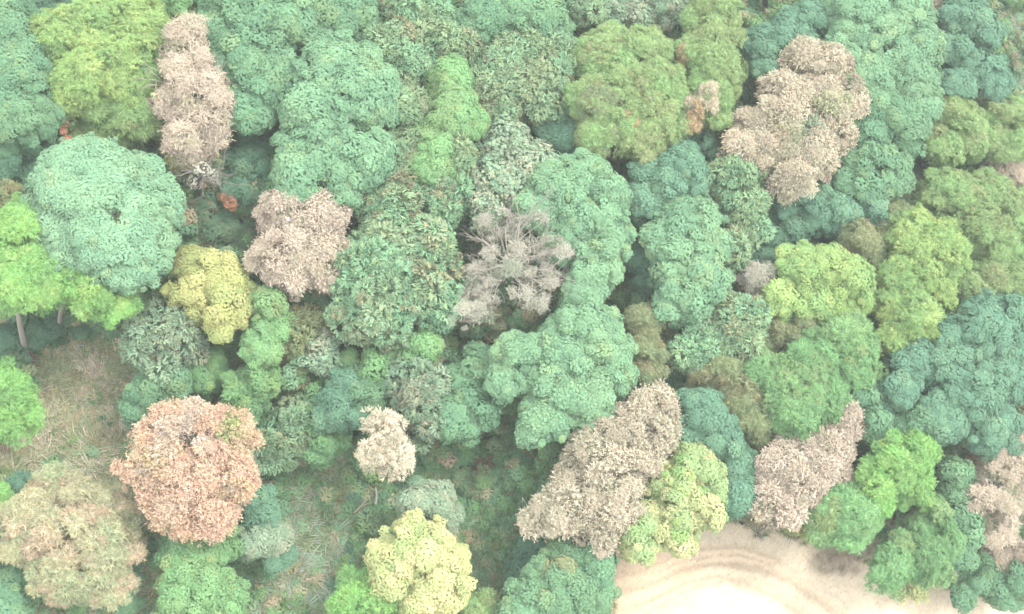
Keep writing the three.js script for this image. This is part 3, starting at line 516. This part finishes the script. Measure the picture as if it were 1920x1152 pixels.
P('vivid green bush on the left edge beside the tall grass', 'pine', 'vivid', 4.5, [[8, 738, 44], [40, 772, 28], [12, 800, 26]]);
S('tiny blue-green bush on the left edge in the tall grass', 'small', 'blue', 1.8, [[33, 905, 17]]);
S('tiny vivid green bush on the left edge below the blue-green one', 'small', 'vivid', 2.5, [[-4, 930, 20], [-6, 955, 16]]);
S('dark teal bush on the left edge beside the straw-olive tree', 'small', 'teal', 3, [[18, 1058, 32], [5, 1030, 22]]);
S('mint bush in the bottom left corner', 'small', 'mint', 4, [[28, 1118, 42], [0, 1140, 36]]);
S('small green bush on the bottom edge below the straw-olive tree', 'small', 'fern', 2, [[138, 1130, 17]]);
S('small mint bush on the bottom edge right of the straw-olive tree', 'small', 'mint', 2, [[240, 1136, 18]]);
S('blue-green low shrub behind the trunk of the left-edge pine', 'small', 'teal', 1.3, [[8, 640, 30], [80, 622, 24], [18, 690, 26]]);
S('dark green shrub between the leafless grey tree and the tan tree', 'small', 'dark', 3, [[400, 425, 40], [442, 452, 32], [370, 405, 28]]);
S('teal shrub right of the leafless grey tree', 'small', 'teal', 4.5, [[470, 300, 40], [455, 345, 30], [500, 340, 22]]);
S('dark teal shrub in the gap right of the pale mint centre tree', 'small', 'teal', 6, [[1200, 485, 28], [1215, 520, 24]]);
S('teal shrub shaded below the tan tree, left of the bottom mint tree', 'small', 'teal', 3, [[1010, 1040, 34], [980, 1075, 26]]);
S('blue-green shrub under the tip of the tall pine with orange patches', 'small', 'blue', 6, [[1300, 262, 26], [1330, 285, 20]]);
S('grey brown twiggy scrub at the right side of the clearing', 'twig', 'pink', 0.9, [[1575, 1038, 26], [1548, 1058, 20], [1612, 1028, 24], [1590, 1060, 18]], { tuft: 0.5, flat: 0.3, thin: 0.3 });
S('small yellow-orange bush on the upper rim of the clearing', 'small', 'gold', 2.2, [[1490, 985, 14], [1515, 996, 12]], { tuft: 0.5 });
S('grey bush between the two green pines by the clearing', 'sparse', 'sage', 5, [[1722, 968, 22], [1700, 985, 18]], { tuft: 0.7 });
S('green shrub in the bottom right, left of the pale pink scrub', 'small', 'mint', 3, [[1832, 1072, 30], [1812, 1118, 24]]);
S('pale green shrub in the bottom right corner', 'small', 'mint', 3, [[1882, 1102, 36], [1910, 1090, 28]]);
S('pale pink twiggy scrub on the right edge above the corner shrub', 'twig', 'pink', 3, [[1885, 1045, 32], [1910, 1030, 26]], { tuft: 0.8 });
S('small pale bush on the sand below the lowest green pine', 'sparse', 'straw', 1.6, [[1720, 1105, 20], [1690, 1112, 14]], { tuft: 0.6, thin: 0 });
S('sparse bush of cream leaves between the clearing and the corner shrubs', 'sparse', 'tan', 2, [[1765, 1085, 20], [1785, 1070, 16]], { tuft: 0.6, thin: 0 });

// ------------------------------------------------------------------ fallen wood
for (const [label, pts, rad, h] of [
  ['pale fallen pole lying in the undergrowth left of the soft green tree', [[664, 962], [676, 950], [688, 936]], 0.06, 0.5],
  ['short pale broken stem standing above the yellow tree', [[704, 946], [706, 930], [704, 914]], 0.07, 0.9],
  ['thin crooked fallen branch in the grass right of the orange tree', [[512, 952], [540, 940], [575, 930], [602, 926]], 0.035, 0.45],
  ['thin fallen branch lower in the grass left of the yellow tree', [[590, 985], [612, 980], [630, 976]], 0.03, 0.4],
  ['slender pale stick lying by the lowest green pine', [[1665, 968], [1675, 980], [1682, 992]], 0.035, 2.6],
]) {
  const p = pts.map(([x, y], i) => survey(x, y, h + 0.12 * i).p), b = V(p[0].x, groundY(p[0].x, p[0].z), p[0].z);
  const g = new THREE.Group(); g.name = numbered('fallen_branch'); g.position.copy(b); scene.add(g); tag(g, label, 'branch', 'dead wood on the forest floor');
  const L = p.map(q => q.clone().sub(b)); mesh('stem', limb(L, rad, rad * 0.6, 6), BARK.pale, g);
  const m = L[1], e = L[L.length - 1].clone().sub(L[0]).normalize(); mesh('twig', limb([m, m.clone().addScaledVector(e, 0.25).add(V(0.12, 0.1, 0.1)), m.clone().addScaledVector(e, 0.45).add(V(0.3, 0.15, 0.15))], rad * 0.45, rad * 0.2, 5), BARK.pale, g);
}

// ------------------------------------------------------------------ undergrowth and grass, uncountable
{
  const r = rng(4242);
  const grassZones = [
    [[40, 650], [240, 630], [262, 700], [250, 880], [300, 985], [250, 1000], [120, 900], [-60, 900], [-60, 830], [60, 760], [80, 700]],
    [[-60, 1080], [330, 1080], [330, 1220], [-60, 1220]],
    [[500, 860], [640, 850], [720, 920], [640, 1060], [610, 1220], [440, 1220], [450, 1060], [540, 1000]],
    [[1860, -60], [2050, -60], [2050, 330], [1880, 320], [1900, 200]],
    [[850, 1020], [960, 1060], [960, 1120], [860, 1120]],
  ];
  const zoneHue = [['hay', 'olive', 'pink'], ['hay', 'olive', 'ash'], ['olive', 'sage', 'ash'], ['sage', 'ash', 'sage'], ['olive', 'cedar', 'olive']];
  const low = [], feather = [], tall = [], lying = [];
  const onSand = (x, z) => sdClear(x, z) + 0.5 * fbm(x * 1.1, z * 1.1) > -0.15;
  for (let i = 0; i < 64000; i++) {
    const px = -330 + 2580 * r(), py = -330 + 1850 * r(), { p } = survey(px, py, 0), x = p.x, z = p.z, y = groundY(x, z), zi = grassZones.findIndex(g => inside(g, px, py));
    const patch = fbm(x * 0.22 + 5, z * 0.22), pick = r();
    if (onSand(x, z) || bareEarth.some(([ex, ez, er]) => Math.hypot(x - ex, z - ez) < er * (0.4 + 0.6 * r()))) continue;
    if (zi >= 0) {
      const s = 0.3 + 0.35 * r(), e = { p: V(x, y - 0.02, z), q: turn(V((r() - 0.5), 1, (r() - 0.5)).normalize(), r, 0.8), s: V(s * 1.3, s, s * 1.3), c: hueAt(zoneHue[zi][Math.floor(pick * pick * 3)], x, y, z, r) };
      (r() < 0.45 ? lying : tall).push(e);
      if (r() < (zi === 0 ? 0.96 : 0.5)) continue;
    }
    if (zi >= 0 && r() < 0.4) continue;
    if (r() < 0.35 * smooth(0.1, 0.45, -patch)) continue;
    const open = px < 540 && py > 600 ? 0.3 : px > 480 && px < 1000 && py > 820 ? 0.35 : 1, thicket = open * (0.6 + 3.2 * smooth(-0.25, 0.45, patch) + 0.9 * Math.max(0, fbm(x * 0.9, z * 0.9 + 20))) * (zi >= 0 ? 0.3 : 1) * (0.75 + 0.25 * r());
    const s = 0.26 + 0.3 * r(), hue = pick < 0.3 ? 'green' : pick < 0.46 ? 'mint' : pick < 0.52 ? 'light' : pick < 0.58 ? 'teal' : pick < 0.76 ? 'cedar' : pick < 0.8 ? 'fern' : pick < 0.93 ? 'olive' : 'hay';
    (r() < 0.3 ? feather : low).push({ p: V(x, y + s * 0.3 + thicket, z), q: turn(UP, r), s: V(s, s * (0.4 + 0.4 * r()), s), c: hueAt(hue, x, y, z, r) });
  }
  // grass stands in the open patches
  grassZones.forEach((g, zi) => {
    let x0 = 1e9, x1 = -1e9, y0 = 1e9, y1 = -1e9; for (const [x, y] of g) { x0 = Math.min(x0, x); x1 = Math.max(x1, x); y0 = Math.min(y0, y); y1 = Math.max(y1, y); }
    const n = Math.round((x1 - x0) * (y1 - y0) / 13);
    for (let i = 0; i < n; i++) {
      const px = x0 + (x1 - x0) * r(), py = y0 + (y1 - y0) * r(); if (!inside(g, px, py)) continue;
      const { p } = survey(px, py, 0), cover = fbm(p.x * 0.45 + 60, p.z * 0.45); if (r() < smooth(0, 0.5, -cover) * 0.8) continue;
      if (onSand(p.x, p.z) || bareEarth.some(([ex, ez, er]) => Math.hypot(p.x - ex, p.z - ez) < er * (0.4 + 0.6 * r()))) continue;
      const s = 0.22 + 0.32 * r() * r() + 0.1 * r(), lean = V(0.7 * n2(p.x * 0.4, p.z * 0.4), 1, 0.7 * n2(p.x * 0.4 + 30, p.z * 0.4)).normalize(), hue = zoneHue[zi][Math.min(2, Math.floor(r() * 1.6 + smooth(-0.2, 0.5, n2(p.x * 0.3, p.z * 0.3 + 50)) * 1.4))];
      (r() < 0.55 ? lying : tall).push({ p: V(p.x, groundY(p.x, p.z) - 0.02, p.z), q: turn(lean, r, 0.9), s: V(s * 1.25, s, s * 1.25), c: hueAt(hue, p.x, 0, p.z, r) });
    }
  });
  // ragged grass fringe round the clearing and a few tufts on it
  for (let i = 0; i < 5200; i++) {
    const px = 1080 + 900 * r(), py = 930 + 300 * r(), { p } = survey(px, py, 0), d = sdClear(p.x, p.z) + 0.5 * fbm(p.x * 1.1, p.z * 1.1);
    if (d > 0.9 || d < -1.6 || r() < smooth(-0.4, 0.8, d)) continue;
    const s = 0.3 + 0.4 * r(); tall.push({ p: V(p.x, groundY(p.x, p.z) + 0.01, p.z), q: turn(UP, r), s: V(s * 1.2, s, s * 1.2), c: hueAt(r() < 0.55 ? 'hay' : r() < 0.5 ? 'straw' : 'ash', p.x, 0, p.z, r) });
  }
  const add = (name, label, geo, mat, list) => tag(scatterMesh(name, geo, mat, list, scene), label, 'undergrowth', null, 'stuff');
  add('undergrowth', 'low leafy green undergrowth on the shaded forest floor', TUFT.small[1], MAT.leaf, low);
  add('fern_undergrowth', 'feathery low undergrowth between the trees', TUFT.fir[1], MAT.needle, feather);
  add('tall_grass', 'dry upright grass in the open patches and round the clearing', TUFT.grass[0], MAT.dead, tall).userData.category = 'grass';
  add('lying_grass', 'bent straw-coloured grass blades in the open patches', TUFT.lying[0], MAT.dead, lying).userData.category = 'grass';
}
let copies = 0; scene.traverse(o => { if (o.isInstancedMesh) copies += o.count; }); console.log('copies', copies);
renderer.render(scene, camera);
